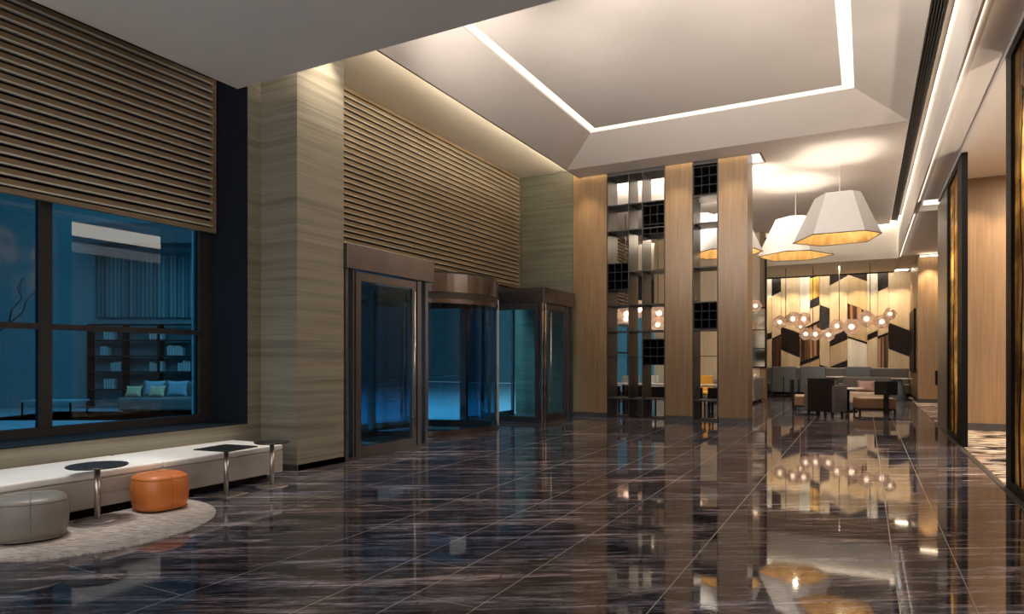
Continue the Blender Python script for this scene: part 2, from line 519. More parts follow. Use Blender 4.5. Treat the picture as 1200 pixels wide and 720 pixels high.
# raised cove ceiling over the doors
c = MB(); c.box(-7.96, -5.75, 5.81, 15.15, 6.05, 6.12)
struct('ceiling_cove', c, 'cream', 'raised cove ceiling glowing above the entrance slats', 'ceiling')
tag(obj('cove_light', B(-6.12, -6.09, 6.0, 15.0, ZM + .05, ZM + .10), 'cove_hot'), 'hidden warm light strip washing the raised ceiling above the entrance', 'light')
# slot over the oak piers
struct('ceiling_pier_slot', B(-6.3, -1.97, 15.07, 15.92, 6.06, 6.12), 'cream', 'narrow lit recess above the oak piers', 'ceiling')
tag(obj('cove_light', B(-6.15, -2.1, 15.075, 15.10, ZM + .10, ZM + .15), 'cove'), 'warm light strip in the recess above the oak piers', 'light')

# linear grille
gr = thing('air_grille', 'long black linear air grille beside the ceiling cove', 'air grille', (.81, 15, ZM))
obj('backing', B(.73, .90, 6.0, 24.6, ZM + .04, ZM + .06), 'black', gr, True)
b = MB()
for k in range(6):
    x = .725 + k * .035
    b.box(x, x + .012, 6.0, 24.6, ZM - .004, ZM + .035)
obj('slats', b, 'shelf_metal', gr, True)
# fascia, slightly curved, with cove
f = MB()
prof = [(.95, ZR), (.955, 5.1), (.97, 5.5), (1.0, 5.85), (1.03, 6.05), (1.07, 6.05), (1.07, ZR + .06), (.975, ZR + .03), (.975, ZR)]
f.prism([(p[0], p[1]) for p in prof], 1, 5.81, 29.2)
f.box(.70, 1.05, 5.81, 24.92, 6.06, 6.12)
struct('ceiling_fascia', f, 'ceiling', 'tall pale fascia washed by cove light above the aisle', 'ceiling')

# low right ceiling with a transverse light slot
c = MB()
c.box(1.0, 1.45, 5.76, 16.5, ZR + .06, ZR + .2)
c.box(1.06, 6.0, 17.7, 29.4, ZR + .06, ZR + .2)
c.box(1.35, 1.45, 5.76, 16.5, ZR, ZR + .07)
c.box(1.10, 6.0, 16.4, 17.8, ZR + .22, ZR + .26)
c.box(1.45, 6.0, 3.0, 16.6, 4.96, 5.2)
c.box(1.45, 1.47, 5.81, 16.5, ZR, 4.96)
struct('ceiling_right', c, 'ceiling', 'lower ceiling over the glass screens and carpeted room', 'ceiling')
tag(obj('light_slot', B(1.15, 2.6, 16.92, 17.6, ZR + .17, ZR + .20), 'slot'), 'short bright light slot crossing the low right ceiling', 'light')

# back bulkhead and its underside
c = MB()
c.box(-7.88, .95, 25.06, 25.2, ZR, 6.2)
c.box(-7.88, .95, 25.2, 28.75, ZR, ZR + .1)
struct('ceiling_back', c, 'cream', 'cream bulkhead in front of the patterned end wall', 'ceiling')
struct('trim_bulkhead', B(-3.9, .95, 28.73, 28.75, ZR - .05, ZR), 'dark_trim', 'dark strip at the top of the patterned end wall', 'trim')
tag(obj('cove_light', B(-3.8, 1.4, 28.80, 28.84, ZR + .02, ZR + .06), 'cove'), 'warm light strip washing the patterned end wall', 'light')
struct('wall_back', B(-8.0, 6.0, 29.36, 29.5, 0, 6.2), 'cream', 'end wall carrying the patterned wood panelling', 'wall')

# ------------------------------------------------------------------ ENTRANCE DOORS
def door_unit(name, label, y0, y1, posts, stiles, handle_y, leafglass):
    t = thing(name, label, 'door', (-6.4, (y0 + y1) / 2, 0), kind='structure')
    obj('canopy_box', MB().box(-7.88, -6.20, y0 - .01, y1 + (.1 if name == 'door_swing' else .0), 2.64, 2.98), 'bronze', t, True, bevel=.006)
    for a, b in posts:
        obj('post', MB().box(-6.33, -6.25, a, b, 0, 2.64), 'bronze', t, True)
    a, b = stiles
    lf = MB()
    lf.box(-6.31, -6.26, a, a + .11, .0, 2.62)
    lf.box(-6.31, -6.26, b - .10, b, .0, 2.62)
    lf.box(-6.31, -6.26, a + .11, b - .10, .0, .165)
    lf.box(-6.31, -6.26, a + .11, b - .10, 2.50, 2.62)
    d = obj('door_leaf', lf, 'bronze', t, True)
    obj('pane', MB().box(-6.29, -6.28, a + .11, b - .10, .165, 2.50), 'glass_blue', d, True)
    h = MB(); h.tube([(-6.20, handle_y, .35), (-6.20, handle_y, 2.45)], .018, 10)
    for z in (.5, 2.3): h.tube([(-6.20, handle_y, z), (-6.27, handle_y, z)], .010, 8)
    obj('handle', h, 'chrome', d, True)
    return t
t = door_unit('door_swing', 'nearer glass swing door beside the travertine pillar, steel framed', 6.91, 8.85,
              [(6.91, 6.96), (7.06, 7.09), (8.56, 8.66), (8.77, 8.85)], (7.13, 8.54), 8.42, None)
obj('side_light', MB().box(-6.30, -6.29, 6.96, 7.06, .05, 2.64).box(-6.30, -6.29, 8.66, 8.77, .05, 2.64), 'glass_blue', t, True)
obj('threshold', MB().box(-6.33, -6.24, 6.96, 8.77, 0, .04), 'bronze', t, True)
# inner leaf of the draught lobby, pushed open
lf = MB(); lf.box(-7.86, -7.80, 7.0, 7.08, 0, 2.6); lf.box(-7.86, -7.80, 8.7, 8.78, 0, 2.6); lf.box(-7.86, -7.80, 7.08, 8.7, 0, .14); lf.box(-7.86, -7.80, 7.08, 8.7, 2.5, 2.6); lf.box(-7.86, -7.80, 7.85, 7.93, .14, 2.5)
obj('outer_frame', lf, 'bronze', t, True)
obj('side_wall_glass', MB().box(-7.80, -6.34, 8.80, 8.81, .05, 2.64), 'glass_blue', t, True)
obj('side_wall_frame', MB().box(-7.80, -6.34, 8.79, 8.82, 0, .05), 'bronze', t, True)
t = door_unit('door_swing_far', 'farther glass swing door beside the oak pier, steel framed', 13.13, 14.89,
              [(13.13, 13.19), (13.27, 13.33), (14.49, 14.58), (14.80, 14.88)], (13.36, 14.47), 13.5, None)
obj('side_light', MB().box(-6.30, -6.29, 14.58, 14.80, .05, 2.64).box(-6.30, -6.29, 13.19, 13.27, .05, 2.64), 'glass_blue', t, True)
cp = MB()
cp.box(-6.25, -6.235, 13.135, 13.185, 0, 2.64); cp.box(-6.25, -6.235, 13.275, 13.325, 0, 2.64)
obj('corner_strip', cp, 'chrome', t, True)
obj('side_wall_glass', MB().box(-7.80, -6.42, 13.14, 13.15, .12, 2.5), 'glass_blue', t, True)
sf = MB(); sf.box(-7.80, -6.34, 13.12, 13.17, 0, .12); sf.box(-7.80, -6.34, 13.12, 13.17, 2.5, 2.64); sf.box(-6.42, -6.34, 13.12, 13.17, .12, 2.5)
obj('side_wall_frame', sf, 'dark_trim', t, True)
obj('outer_frame', MB().box(-7.86, -7.80, 13.2, 13.28, 0, 2.64).box(-7.86, -7.80, 14.7, 14.78, 0, 2.64).box(-7.86, -7.80, 13.28, 14.7, 0, .12), 'bronze', t, True)

# revolving door
cx, cy, R = -8.05, 11.02, 1.62
t = thing('door_revolving', 'revolving glass door in a bronze drum between two swing doors', 'revolving door', (cx, cy, 0), kind='structure')
obj('canopy_ring', MB().lathe([(R - .05, 2.62), (R + .03, 2.62), (R + .03, 2.96), (R - .3, 2.98), (R - .3, 2.66)], cx, cy, 72, sm=False, cap=False).lathe([(R - .05, 2.62), (.01, 2.63)], cx, cy, 72, sm=False, cap=False), 'bronze', t, True)
obj('canopy_top', MB().lathe([(R, 2.97), (R, 3.0)], cx, cy, 72, sm=False), 'dark_trim', t, True)
obj('glass_fascia', MB().arc(cx, cy, R + .0, R + .012, -90, 90, 2.48, 2.62, 40), 'dark_trim', t, True)
pa = math.degrees(math.asin(.93 / R))
for sgn in (1, -1):
    a = pa if sgn > 0 else -82
    obj('drum_post', MB().arc(cx, cy, R - .04, R + .05, min(a, a + 3.2 * sgn), max(a, a + 3.2 * sgn), 0, 2.62, 3), 'bronze', t, True)
    if sgn < 0: continue
    obj('drum_glass', MB().arc(cx, cy, R - .01, R, min((pa + 3.2) * sgn, 88 * sgn), max((pa + 3.2) * sgn, 88 * sgn), .10, 2.5, 18), 'glass_blue', t, True)
    obj('drum_rail', MB().arc(cx, cy, R - .03, R + .02, min((pa + 3.2) * sgn, 88 * sgn), max((pa + 3.2) * sgn, 88 * sgn), 0, .10, 18), 'bronze', t, True)
    obj('drum_post', MB().arc(cx, cy, R - .04, R + .04, min(86 * sgn, 89.5 * sgn), max(86 * sgn, 89.5 * sgn), 0, 2.62, 3), 'bronze', t, True)
obj('drum_glass', MB().arc(cx, cy, R - .01, R, -88, pa, .10, 2.42, 40), 'glass_blue', t, True)
obj('drum_rail', MB().arc(cx, cy, R - .03, R + .02, -88, pa, 0, .10, 40), 'bronze', t, True)
obj('drum_rail', MB().arc(cx, cy, R - .03, R + .02, -88, pa, 2.42, 2.50, 40), 'bronze', t, True)
obj('hub', MB().lathe([(.07, 0), (.07, 2.62)], cx, cy, 16), 'bronze', t, True)
for k, a in enumerate((20, 140, 260)):
    Rm = Matrix.Translation((cx, cy, 0)) @ Matrix.Rotation(math.radians(a), 4, 'Z')
    wg = MB()
    wg.box(.08, 1.52, -.02, .02, .03, .17); wg.box(.08, 1.52, -.02, .02, 2.42, 2.54)
    wg.box(.08, .14, -.02, .02, .17, 2.42); wg.box(1.46, 1.52, -.02, .02, .17, 2.42)
    wg.xf(Rm)
    ww = obj('wing', wg, 'bronze', t, True)
    pn = MB(); pn.box(.14, 1.46, -.005, .005, .17, 2.42); pn.xf(Rm)
    obj('pane', pn, 'glass_blue', ww, True)
    hb = MB(); hb.tube([(.3, .05, 1.05), (1.35, .05, 1.05)], .015, 8); hb.xf(Rm)
    obj('push_bar', hb, 'chrome', ww, True)
obj('floor_ring', MB().arc(cx, cy, R - .12, R + .06, -90, 90, 0, .008, 40), 'dark_trim', t, True)
# façade infill beside the drum, at the wall line
c = MB()
c.box(-7.90, -7.84, 8.86, 9.45, 0, .1); c.box(-7.90, -7.84, 9.38, 9.46, .1, 2.95); c.box(-7.90, -7.84, 12.55, 13.12, 0, .1); c.box(-7.90, -7.84, 12.55, 12.63, .1, 2.95)
c.box(-7.90, -7.84, 6.9, 15.15, 2.99, 3.18)
struct('trim_facade', c, 'bronze', 'bronze facade frame around the revolving door', 'trim')
struct('window_sidelight', MB().box(-7.875, -7.865, 8.86, 9.38, .1, 2.95).box(-7.875, -7.865, 12.63, 13.12, .1, 2.95), 'glass_blue', 'blue glazed sidelights next to the revolving door', 'window')

# ------------------------------------------------------------------ OAK PIERS AND OPEN SHELVES
YS, DS = 15.15, .72
def pier(x0, x1, label):
    t = thing('wall_panel_pier', label, 'wood pier', ((x0 + x1) / 2, YS, 0))
    obj('panel', B(x0, x1, YS, YS + DS, .10, 6.0), 'wood', t, True)
    obj('plinth', B(x0 + .002, x1 - .002, YS + .015, YS + DS - .015, 0, .10), 'skirting', t, True)
pier(-6.36, -5.49, 'full-height oak pier next to the green-grey travertine wall')
pier(-4.07, -3.45, 'full-height oak pier between the wide and the narrow open shelves')
pier(-2.88, -2.26, 'full-height oak pier at the free end, nearest the hanging lamps')
zs = [5.80, 5.08, 4.47, 3.48, 2.69, 2.07, 1.47, .47, .02]
def shelving(x0, x1, cols, skip, cubbies, label):
    t = thing('shelving_unit', label, 'shelf', ((x0 + x1) / 2, YS, 0))
    xs = [x0] + cols + [x1]
    for x in xs:
        xa = min(max(x - .008, x0), x1 - .016)
        obj('upright', B(xa, xa + .016, YS, YS + DS, .0, 6.0), 'shelf_metal', t, True)
    for zi, z in enumerate(zs):
        th = .014 if z == 1.47 else .024
        for ci in range(len(xs) - 1):
            if (zi, ci) in skip: continue
            obj('shelf', B(xs[ci] + .01, xs[ci + 1] - .01, YS + .003, YS + DS - .003, z - th, z), 'shelf_metal', t, True)
    for ci, z0, z1 in cubbies:
        a, b = xs[ci] + .012, xs[ci + 1] - .012
        m = MB()
        for k in range(4):
            zz = z0 + (z1 - z0) * k / 3; m.box(a, b, YS + .02, YS + DS - .01, zz - .008, zz + .008)
            xx = a + (b - a - .012) * k / 3; m.box(xx, xx + .012, YS + .02, YS + DS - .01, z0, z1)
        m.box(a, b, YS + DS - .012, YS + DS - .006, z0, z1)
        obj('cubby_grid', m, 'shelf_dark', t, True)
    obj('kick_panel', B(x0 + .01, x1 - .01, YS + .01, YS + .03, 0, .02), 'shelf_metal', t, True)
    obj('top_panel', B(x0 + .01, x1 - .01, YS + .003, YS + .02, 5.80, 5.99), 'shelf_dark', t, True)
shelving(-5.48, -4.08, [-4.94, -4.61], {(3, 0)}, [(2, 4.32, 4.98), (0, 3.06, 3.68), (2, 1.27, 1.86)], 'wide open gunmetal shelving in three columns with three cubby grids')
shelving(-3.44, -2.89, [], set(), [(0, 5.10, 5.72), (0, 2.09, 2.67)], 'narrow open gunmetal shelving in one column with two cubby grids')

# ------------------------------------------------------------------ RIGHT: GLASS SCREENS
def glass_screen(y0, y1, label, posts, panes, solid=None):
    X = 1.38
    t = thing('glass_screen', label, 'glass screen', (X, y0, 0))
    fr = MB()
    fr.box(X - .02, X + .06, y0, y1, 0, .09); fr.box(X - .02, X + .06, y0, y1, 4.61, 4.695)
    for a, b in posts: fr.box(X - .02, X + .06, a, b, .09, 4.61)
    obj('frame', fr, 'black', t, True)
    for a, b in panes: obj('pane', B(X + .015, X + .03, a, b, .09, 4.61), 'amber', t, True)
    if solid: obj('solid_panel', B(X, X + .05, solid[0], solid[1], .0, 4.69), 'olive', t, True)
    br = MB()
    for a, b in panes:
        n = max(1, int((b - a) / .45))
        for k in range(n):
            y = a + (b - a) * (k + .5) / n; pts = []
            z = .1; yy = y
            while z < 4.3:
                pts.append((X + .008, min(max(yy, a + .05), b - .05), z)); z += .3; yy += random.uniform(-.07, .07)
            br.tube(pts, [.011 - .008 * i / len(pts) for i in range(len(pts))], 6)
            for q in range(8):
                p = pts[random.randrange(2, len(pts))]; L = random.uniform(.09, .17); sg = random.choice((-1, 1))
                w_ = .028
                yb = p[1] + sg * .02
                br.prism([(yb, p[2]), (yb + sg * w_, p[2] + L * .35), (yb + sg * .03, p[2] + L), (yb - sg * .008, p[2] + L * .5)], 0, X + .004, X + .010)
    obj('branch_motif', br, 'dark_wood', t, True)
    return t
glass_screen(12.72, 14.93, 'amber glass screen ending in an olive metal panel, farther down the aisle', [(12.72, 13.30), (14.80, 14.93)], [(13.30, 14.80)], (14.93, 16.96))
glass_screen(3.9, 8.96, 'nearest amber glass screen with dark branch motif at the right edge', [(8.68, 8.96), (7.3, 7.36), (5.6, 5.66), (3.9, 4.0)], [(7.36, 8.68), (5.66, 7.3), (4.0, 5.6)])
struct('trim_floor', B(1.30, 1.355, 3, 17, 0, .006), 'dark_trim', 'dark inlaid floor border along the glass screens', 'trim')

c = MB().box(1.38, 8.1, -4, 30, -.2, -.004)
struct('floor_carpet_room', c, 'carpet', 'carpet with broken black, beige and rose pattern', 'carpet')
struct('wall_oak_right', B(1.47, 6.0, 15.8, 16.9, .14, 4.96), 'wood_right', 'oak panelled wall behind the gap between glass screens', 'wall')
struct('baseboard_right', B(1.46, 6.0, 15.78, 15.8, 0, .14), 'skirting', 'grey skirting below the right oak wall', 'skirting')
struct('wall_right', B(8.0, 8.15, -4, 29.4, 0, 4.96), 'wood_right', 'oak wall on the far side of the carpeted room', 'wall')
struct('wall_oak_column', B(1.50, 3.6, 25.0, 29.3, .12, ZR + .058), 'wood_right', 'oak clad column right of the patterned end wall', 'wall')
struct('baseboard_column', B(1.49, 3.6, 24.98, 29.3, 0, .12), 'skirting', 'dark skirting round the oak column', 'skirting')
tag(obj('cove_light', B(1.55, 3.5, 24.80, 24.84, ZR - .03, ZR - .005), 'cove_soft'), 'slim light strip grazing the top of the oak column', 'light')
tag(obj('wall_mirror', MB().box(1.44, 1.488, 26.0, 28.6, .95, 3.1), 'black', bevel=.01), 'tall black framed panel on the side of the oak column', 'panel')

# ------------------------------------------------------------------ PATTERNED END WALL
CAMH, HY, VX, F = 1.4, 421.0, 1014.0, 777.5
th = math.atan((VX - 600) / F); sn, cs = math.sin(th), math.cos(th)
def at(px, py, Y):
    u = (px - 600) / F; v = (HY - py) / F
    d = (-sn + u * cs, cs + u * sn, v); k = Y / d[1]
    return d[0] * k, CAMH + v * k
YA = 29.30
t = thing('wall_panelling', 'end wall panelling of slanted cream, dark, striped and gold veneer pieces', 'wall panelling', (-1.1, YA, 0))
# strips: x0, x1, then breaks (left v, right v, material below the previous break); measured in the 6x enlargement
ST = [
 (96, 147, [(30, 30, 'art_pale'), (185, 178, 'art_cream'), (432, 418, 'art_dark'), (478, 462, 'art_cream')]),
 (147, 212, [(30, 25, 'art_marble'), (165, 132, 'art_cream'), (462, 432, 'art_dark'), (476, 446, 'stripe')]),
 (212, 345, [(25, 20, 'art_cream'), (378, 425, 'art_dark'), (542, 596, 'art_cream')]),
 (345, 415, [(20, 18, 'art_pale'), (302, 272, 'art_cream'), (395, 368, 'art_dark'), (412, 385, 'stripe'), (622, 602, 'art_dark'), (655, 630, 'art_tan')]),
 (415, 483, [(18, 16, 'art_dark'), (40, 20, 'gold'), (195, 165, 'art_marble'), (252, 226, 'art_cream'), (366, 332, 'art_dark'), (385, 350, 'stripe'), (602, 572, 'art_dark'), (630, 600, 'art_tan')]),
 (483, 553, [(16, 13, 'art_cream'), (224, 250, 'art_marble'), (400, 406, 'art_cream'), (645, 668, 'art_dark')]),
 (553, 679, [(13, 8, 'art_dark'), (90, 22, 'art_cream'), (455, 395, 'art_dark'), (522, 468, 'art_tan'), (662, 612, 'art_dark')]),
 (679, 817, [(8, 5, 'art_dark'), (12, 60, 'art_tan'), (214, 268, 'stripe'), (345, 375, 'art_tan'), (446, 486, 'art_dark'), (458, 502, 'art_pale')]),
 (817, 891, [(5, 2, 'art_pale'), (166, 134, 'art_cream'), (436, 404, 'art_dark'), (478, 446, 'art_cream')]),
 (891, 967, [(2, 0, 'art_marble'), (134, 98, 'art_cream'), (446, 418, 'art_dark'), (466, 434, 'stripe')]),
 (967, 1126, [(0, -4, 'art_cream'), (350, 410, 'art_dark'), (535, 594, 'art_cream')]),
]
names = {'art_cream': 'cream_panel', 'art_pale': 'pale_panel', 'art_dark': 'dark_panel', 'art_marble': 'marble_panel', 'stripe': 'striped_panel', 'gold': 'gold_panel', 'art_tan': 'tan_panel'}
for x0, x1, br in ST:
    for k, (a, b, m) in enumerate(br):
        if k == 0: a, b = -90, -90
        a2, b2 = (br[k + 1][0], br[k + 1][1]) if k + 1 < len(br) else (740, 740)
        q = [at(880 + x / 6, 320 + y / 6, YA) for x, y in ((x0, a), (x1, b), (x1, b2), (x0, a2))]
        q = [(p[0] + (.006 if i in (0, 3) else -.006), min(p[1], 5.0) + (-.006 if i < 2 else .006)) for i, p in enumerate(q)]
        mb = MB().prism(q, 1, YA - .02 - .003 * (k % 2), YA + .05)
        o = obj(names[m], mb, m, t, True)

# wood end wall of the left rear room with framed mirror
struct('wall_oak_rear', B(-7.0, -3.25, 24.5, 24.9, .1, ZM), 'art_cream', 'tall veneered wall standing behind the oak piers', 'wall')
struct('trim_rear', B(-3.25, -3.06, 24.48, 24.92, 0, ZM), 'wood', 'narrow oak end of the rear veneered wall', 'trim')
t = thing('wall_mirror', 'black framed gridded mirror on the rear veneered wall', 'mirror', (-3.2, 24.45, 2))
obj('frame', MB().box(-3.07, -3.02, 24.38, 24.47, 1.1, 5.6).box(-4.2, -4.15, 24.40, 24.47, 1.1, 3.2).box(-4.15, -3.07, 24.40, 24.47, 1.1, 1.14).box(-4.15, -3.07, 24.40, 24.47, 3.16, 3.2).box(-4.15, -3.07, 24.41, 24.47, 1.75, 1.78).box(-4.15, -3.07, 24.41, 24.47, 2.4, 2.43), 'black', t, True)
obj('mirror_pane', B(-4.15, -3.07, 24.45, 24.465, 1.14, 3.16), 'mirror', t, True)

# left wall of the rear room
struct('wall_rear_left', MB().box(-8.0, -7.90, 15.5, 29.4, 3.15, 6.2).box(-8.0, -7.90, 15.5, 29.4, 0, .2).box(-8.0, -7.9, 15.5, 16.2, .2, 3.15), 'black', 'dark wall with glazing beyond the oak piers', 'wall')
struct('window_rear', MB().box(-7.96, -7.95, 16.2, 29.4, .2, 3.15), 'glass_blue', 'blue window of the room beyond the open shelves', 'window')
struct('trim_rear_window', MB().box(-7.98, -7.9, 18.5, 18.6, .2, 3.15).box(-7.98, -7.9, 21.5, 21.6, .2, 3.15).box(-7.98, -7.9, 24.3, 24.5, .2, 3.15).box(-7.98, -7.9, 16.2, 24.5, 1.6, 1.66), 'window_frame', 'dark frame bars of the window beyond the shelves', 'trim')
slat_screen('slatted_screen', 'wooden slatted screen seen beyond the open shelves, above blue glass', -7.82, 15.6, 24.4, 2.6, 5.75, .12)

# ------------------------------------------------------------------ HANGING LAMPS
HEX = [(.49, -.78), (.79, -.31), (.53, .71), (-.39, .87), (-.95, .18), (-.47, -.78)]
def lamp():
    t = thing('pendant_lamp', 'near white faceted pendant lamp with gold lining, fully visible and rightmost', 'pendant lamp', (-.49, 15.95, 4.0), 0)
    sc = lambda k, z: [(x * k, y * k + .0, z) for x, y in HEX]
    m = MB(); m.rings([sc(1.0, 0), sc(.52, .93)], False, 0, False)
    obj('shade', m, 'lamp_white', t)
    m = MB(); m.rings([sc(.985, .004), sc(.505, .925)], False, 0, False)
    obj('lining', m, 'lamp_gold', t)
    m = MB()
    for k in range(6):
        p, q = HEX[k], HEX[(k + 1) % 6]; m.tube([(p[0], p[1], 0), (q[0], q[1], 0)], .011, 6)
    obj('rim', m, 'lamp_edge', t)
    m = MB()
    m.lathe([(.01, .40), (.07, .44), (.09, .50), (.06, .57), (.03, .62)], 0, 0, 16)
    obj('bulb', m, 'bulb', t)
    m = MB(); m.tube([(0, 0, .60), (0, 0, .90)], .012, 8)
    obj('bulb_holder', m, 'steel', t)
    obj('cable', MB().tube([(0, 0, .60), (0, 0, 1.83)], .004, 6), 'lamp_white', t)
    return t
L0 = lamp()
dup(L0, (-1.55, 18.10, 4.0), math.radians(-41), 'white faceted pendant lamp just left of and behind the nearest one')
dup(L0, (-3.02, 16.95, 4.0), math.radians(20), 'white faceted pendant lamp mostly hidden behind the free-end oak pier')
o = dup(L0, (-4.0, 18.3, 4.7), math.radians(10), 'white faceted pendant lamp glimpsed high through the narrow open shelves')
o.scale = (1, 1, .62 * 1.0)
LAMPS = ((-.49, 15.95, 4.5), (-1.55, 18.1, 4.5), (-3.02, 16.95, 4.5), (-4.0, 18.3, 5.0))

# ------------------------------------------------------------------ BUBBLE CHANDELIERS
def ico(r, cx=0, cy=0, cz=0, seed=0):
    import bmesh
    bm = bmesh.new(); bmesh.ops.create_icosphere(bm, subdivisions=1, radius=r)
    rot = Matrix.Rotation(seed * 1.3, 4, 'Z') @ Matrix.Rotation(seed * .7, 4, 'X')
    mb = MB(); mb.v = [tuple((rot @ v.co) + Vector((cx, cy, cz))) for v in bm.verts]
    bm.verts.index_update()
    for f in bm.faces: mb.face([v.index for v in f.verts])
    bm.free(); return mb
def chandelier(label, pts, Y, cords, ztop, glow=30):
    c0 = at(pts[len(pts) // 2][0], 380, Y)
    t = thing('chandelier', label, 'chandelier', (c0[0], Y, ztop))
    P3 = []
    for k, (px, py, pr) in enumerate(pts):
        x, z = at(px, py, Y); y = Y + (.12 if k % 2 else -.12)
        dep = Y * cs - sn * x
        r = pr / F * dep * 1.12
        P3.append((x, y, z))
        gl = obj('glass_globe', ico(r, x, y, z, k), 'globe', t, True)
        obj('bulb', MB().lathe([(.005, z - r * .30), (r * .24, z - r * .16), (r * .30, z), (r * .24, z + r * .16), (.005, z + r * .30)], x, y, 12), 'bulb', gl, True)
    arm = MB()
    for p, q in zip(P3[:-1], P3[1:]): arm.tube([p, q], .02, 6)
    obj('arm', arm, 'gold', t, True)
    for k in range(0, len(P3), 2):
        l = bpy.data.lights.new('globe_lamp', 'POINT'); l.energy = glow; l.color = (1, .84, .64); l.shadow_soft_size = .05
        o = bpy.data.objects.new('globe_lamp', l); C.objects.link(o); o.location = Vector(P3[k]) + Vector((0, 0, .0)); o.visible_glossy = True
    for px in cords:
        x, _ = at(px, 380, Y)
        j = min(range(len(P3)), key=lambda i: abs(P3[i][0] - x)); zz = P3[j][2]
        obj('cord', MB().tube([(x, Y, zz), (x, Y, ztop)], .012, 6), 'dark_trim', t, True)
    return t
chandelier('chandelier of faceted glass globes strung before the patterned end wall',
  [(914.2, 377.8, 7.5), (928.7, 373.7, 8.5), (942, 374.2, 8), (938, 383, 5), (944.5, 391.7, 7.2), (955.3, 391.7, 8), (970.8, 392.5, 7.5), (980.8, 382, 8), (998, 383.3, 9.5), (1015.3, 373.7, 9.5), (1033.3, 377.5, 8.5), (1043, 367.8, 7)],
  26.0, [920.8, 952.6, 983.5, 1019.7], ZR)
chandelier('chandelier of larger glass globes glimpsed through the open shelves',
  [(722, 372, 10), (733, 368, 12), (750.5, 363, 11), (771, 367, 11), (772, 381, 9), (795, 372, 11), (820, 366, 11), (850, 362, 10), (886, 359, 7)],
  19.6, [733, 771, 850], ZM, 380)

# ------------------------------------------------------------------ LEFT SEATING: BENCH, TABLES, OTTOMANS, RUG
t = thing('bench', 'long low white-topped greige bench under the lounge window', 'bench', (-6.46, 2.0, 0))
obj('plinth', B(-6.88, -6.12, -3.9, 5.45, .015, .08), 'black', t, True)
for a, b in ((-3.9, -2.0), (-1.99, 1.2), (1.21, 3.93), (3.94, 5.60)):
    obj('base', B(-6.885, -6.02, a, b, .08, .335), 'bench_body', t, True, bevel=.012)
for a, b in ((-3.9, -1.0), (-.99, .85), (.86, 2.6), (2.61, 4.1), (4.11, 5.60)):
    obj('cushion', B(-6.885, -6.02, a, b, .337, .405), 'bench_top', t, True, bevel=.02, seg=3)
obj('front_seam', B(-6.0215, -6.0185, -3.9, 5.6, .20, .204), 'steel', t, True)

rg = MB(); pts = []
for k in range(81):
    a = math.radians(-99 + 198 * k / 80)
    pts.append((max(-6.015, -5.86 + 1.06 * math.cos(a)), 3.22 + 1.06 * math.sin(a)))
rg.prism(pts, 2, .001, .014)
tag(obj('rug', rg, 'rug'), 'rounded streaked grey rug lying in front of the bench', 'rug')

def squircle(r, n=48, p=2.7):
    out = []
    for i in range(n):
        a = 2 * PI * i / n; c_, s_ = math.cos(a), math.sin(a)
        k = r / (abs(c_) ** p + abs(s_) ** p) ** (1 / p)
        out.append((k * c_, k * s_))
    return out
def ottoman(loc, rz, label, m, pm, r):
    t = thing('ottoman', label, 'ottoman', loc, rz, None)
    H = .335
    base = squircle(r)
    prof = [(.86, .012), (.93, .02), (1.0, .09), (1.03, .18), (1.0, .275), (.955, .30), (.93, .312), (.75, .331), (.4, .340), (.02, .342)]
    mb = MB(); mb.rings([[(x * k, y * k, z) for x, y in base] for k, z in prof], True, 0, True)
    obj('body', mb, m, t)
    obj('foot', MB().rings([[(x * .82, y * .82, z) for x, y in base] for z in (0, .014)], True), 'black', t)
    for zz, kk in ((.296, .968), (.022, .94)):
        pts = [(x * kk, y * kk, zz) for x, y in base]; pts.append(pts[0])
        obj('piping', MB().tube(pts, .0045, 6), pm, t)
    for s_ in (0, 1):
        pts = []
        for k, z in prof[1:]:
            x, y = (base[0] if s_ == 0 else base[12]); pts.append((x * k * 1.002, y * k * 1.002, z))
        for k, z in prof[1:][::-1]:
            x, y = (base[24] if s_ == 0 else base[36]); pts.append((x * k * 1.002, y * k * 1.002, z))
        obj('seam', MB().tube(pts, .003, 6), pm, t)
    return t
ottoman((-5.715, 2.79, .014), math.radians(-27), 'grey leather ottoman on the round rug, at the left edge', 'otto_grey', 'pip_light', .243)
ottoman((-5.78, 3.90, .014), math.radians(-7), 'orange leather ottoman beside the round rug table', 'otto_orange', 'pip_orange', .222)

def side_table(loc, label, square, r, rb, rz=0):
    t = thing('side_table', label, 'side table', loc, rz)
    z = .49 - loc[2]
    if square:
        obj('table_top', B(-r, r, -r, r, z - .012, z), 'table_black', t, bevel=.003)
        obj('base_plate', B(-rb, rb, -rb, rb, 0, .012), 'steel', t, bevel=.003)
    else:
        obj('table_top', MB().lathe([(r - .01, z - .014), (r, z - .008), (r, z - .003), (r - .003, z)], 0, 0, 56, sm=False), 'table_black', t)
        obj('base_plate', MB().lathe([(rb, 0), (rb, .006), (rb - .03, .012), (.035, .018)], 0, 0, 48), 'steel', t)
    obj('column', MB().lathe([(.024, .012), (.024, z - .014)], 0, 0, 20), 'steel', t)
side_table((-5.83, 3.36, .014), 'round black-topped side table standing on the rug between ottomans', False, .235, .17)
side_table((-5.80, 4.64, 0), 'square black-topped side table in front of the bench', True, .215, .15, math.radians(8))
side_table((-5.76, 5.20, 0), 'round black-topped side table at the end of the bench near pillar', False, .19, .17)

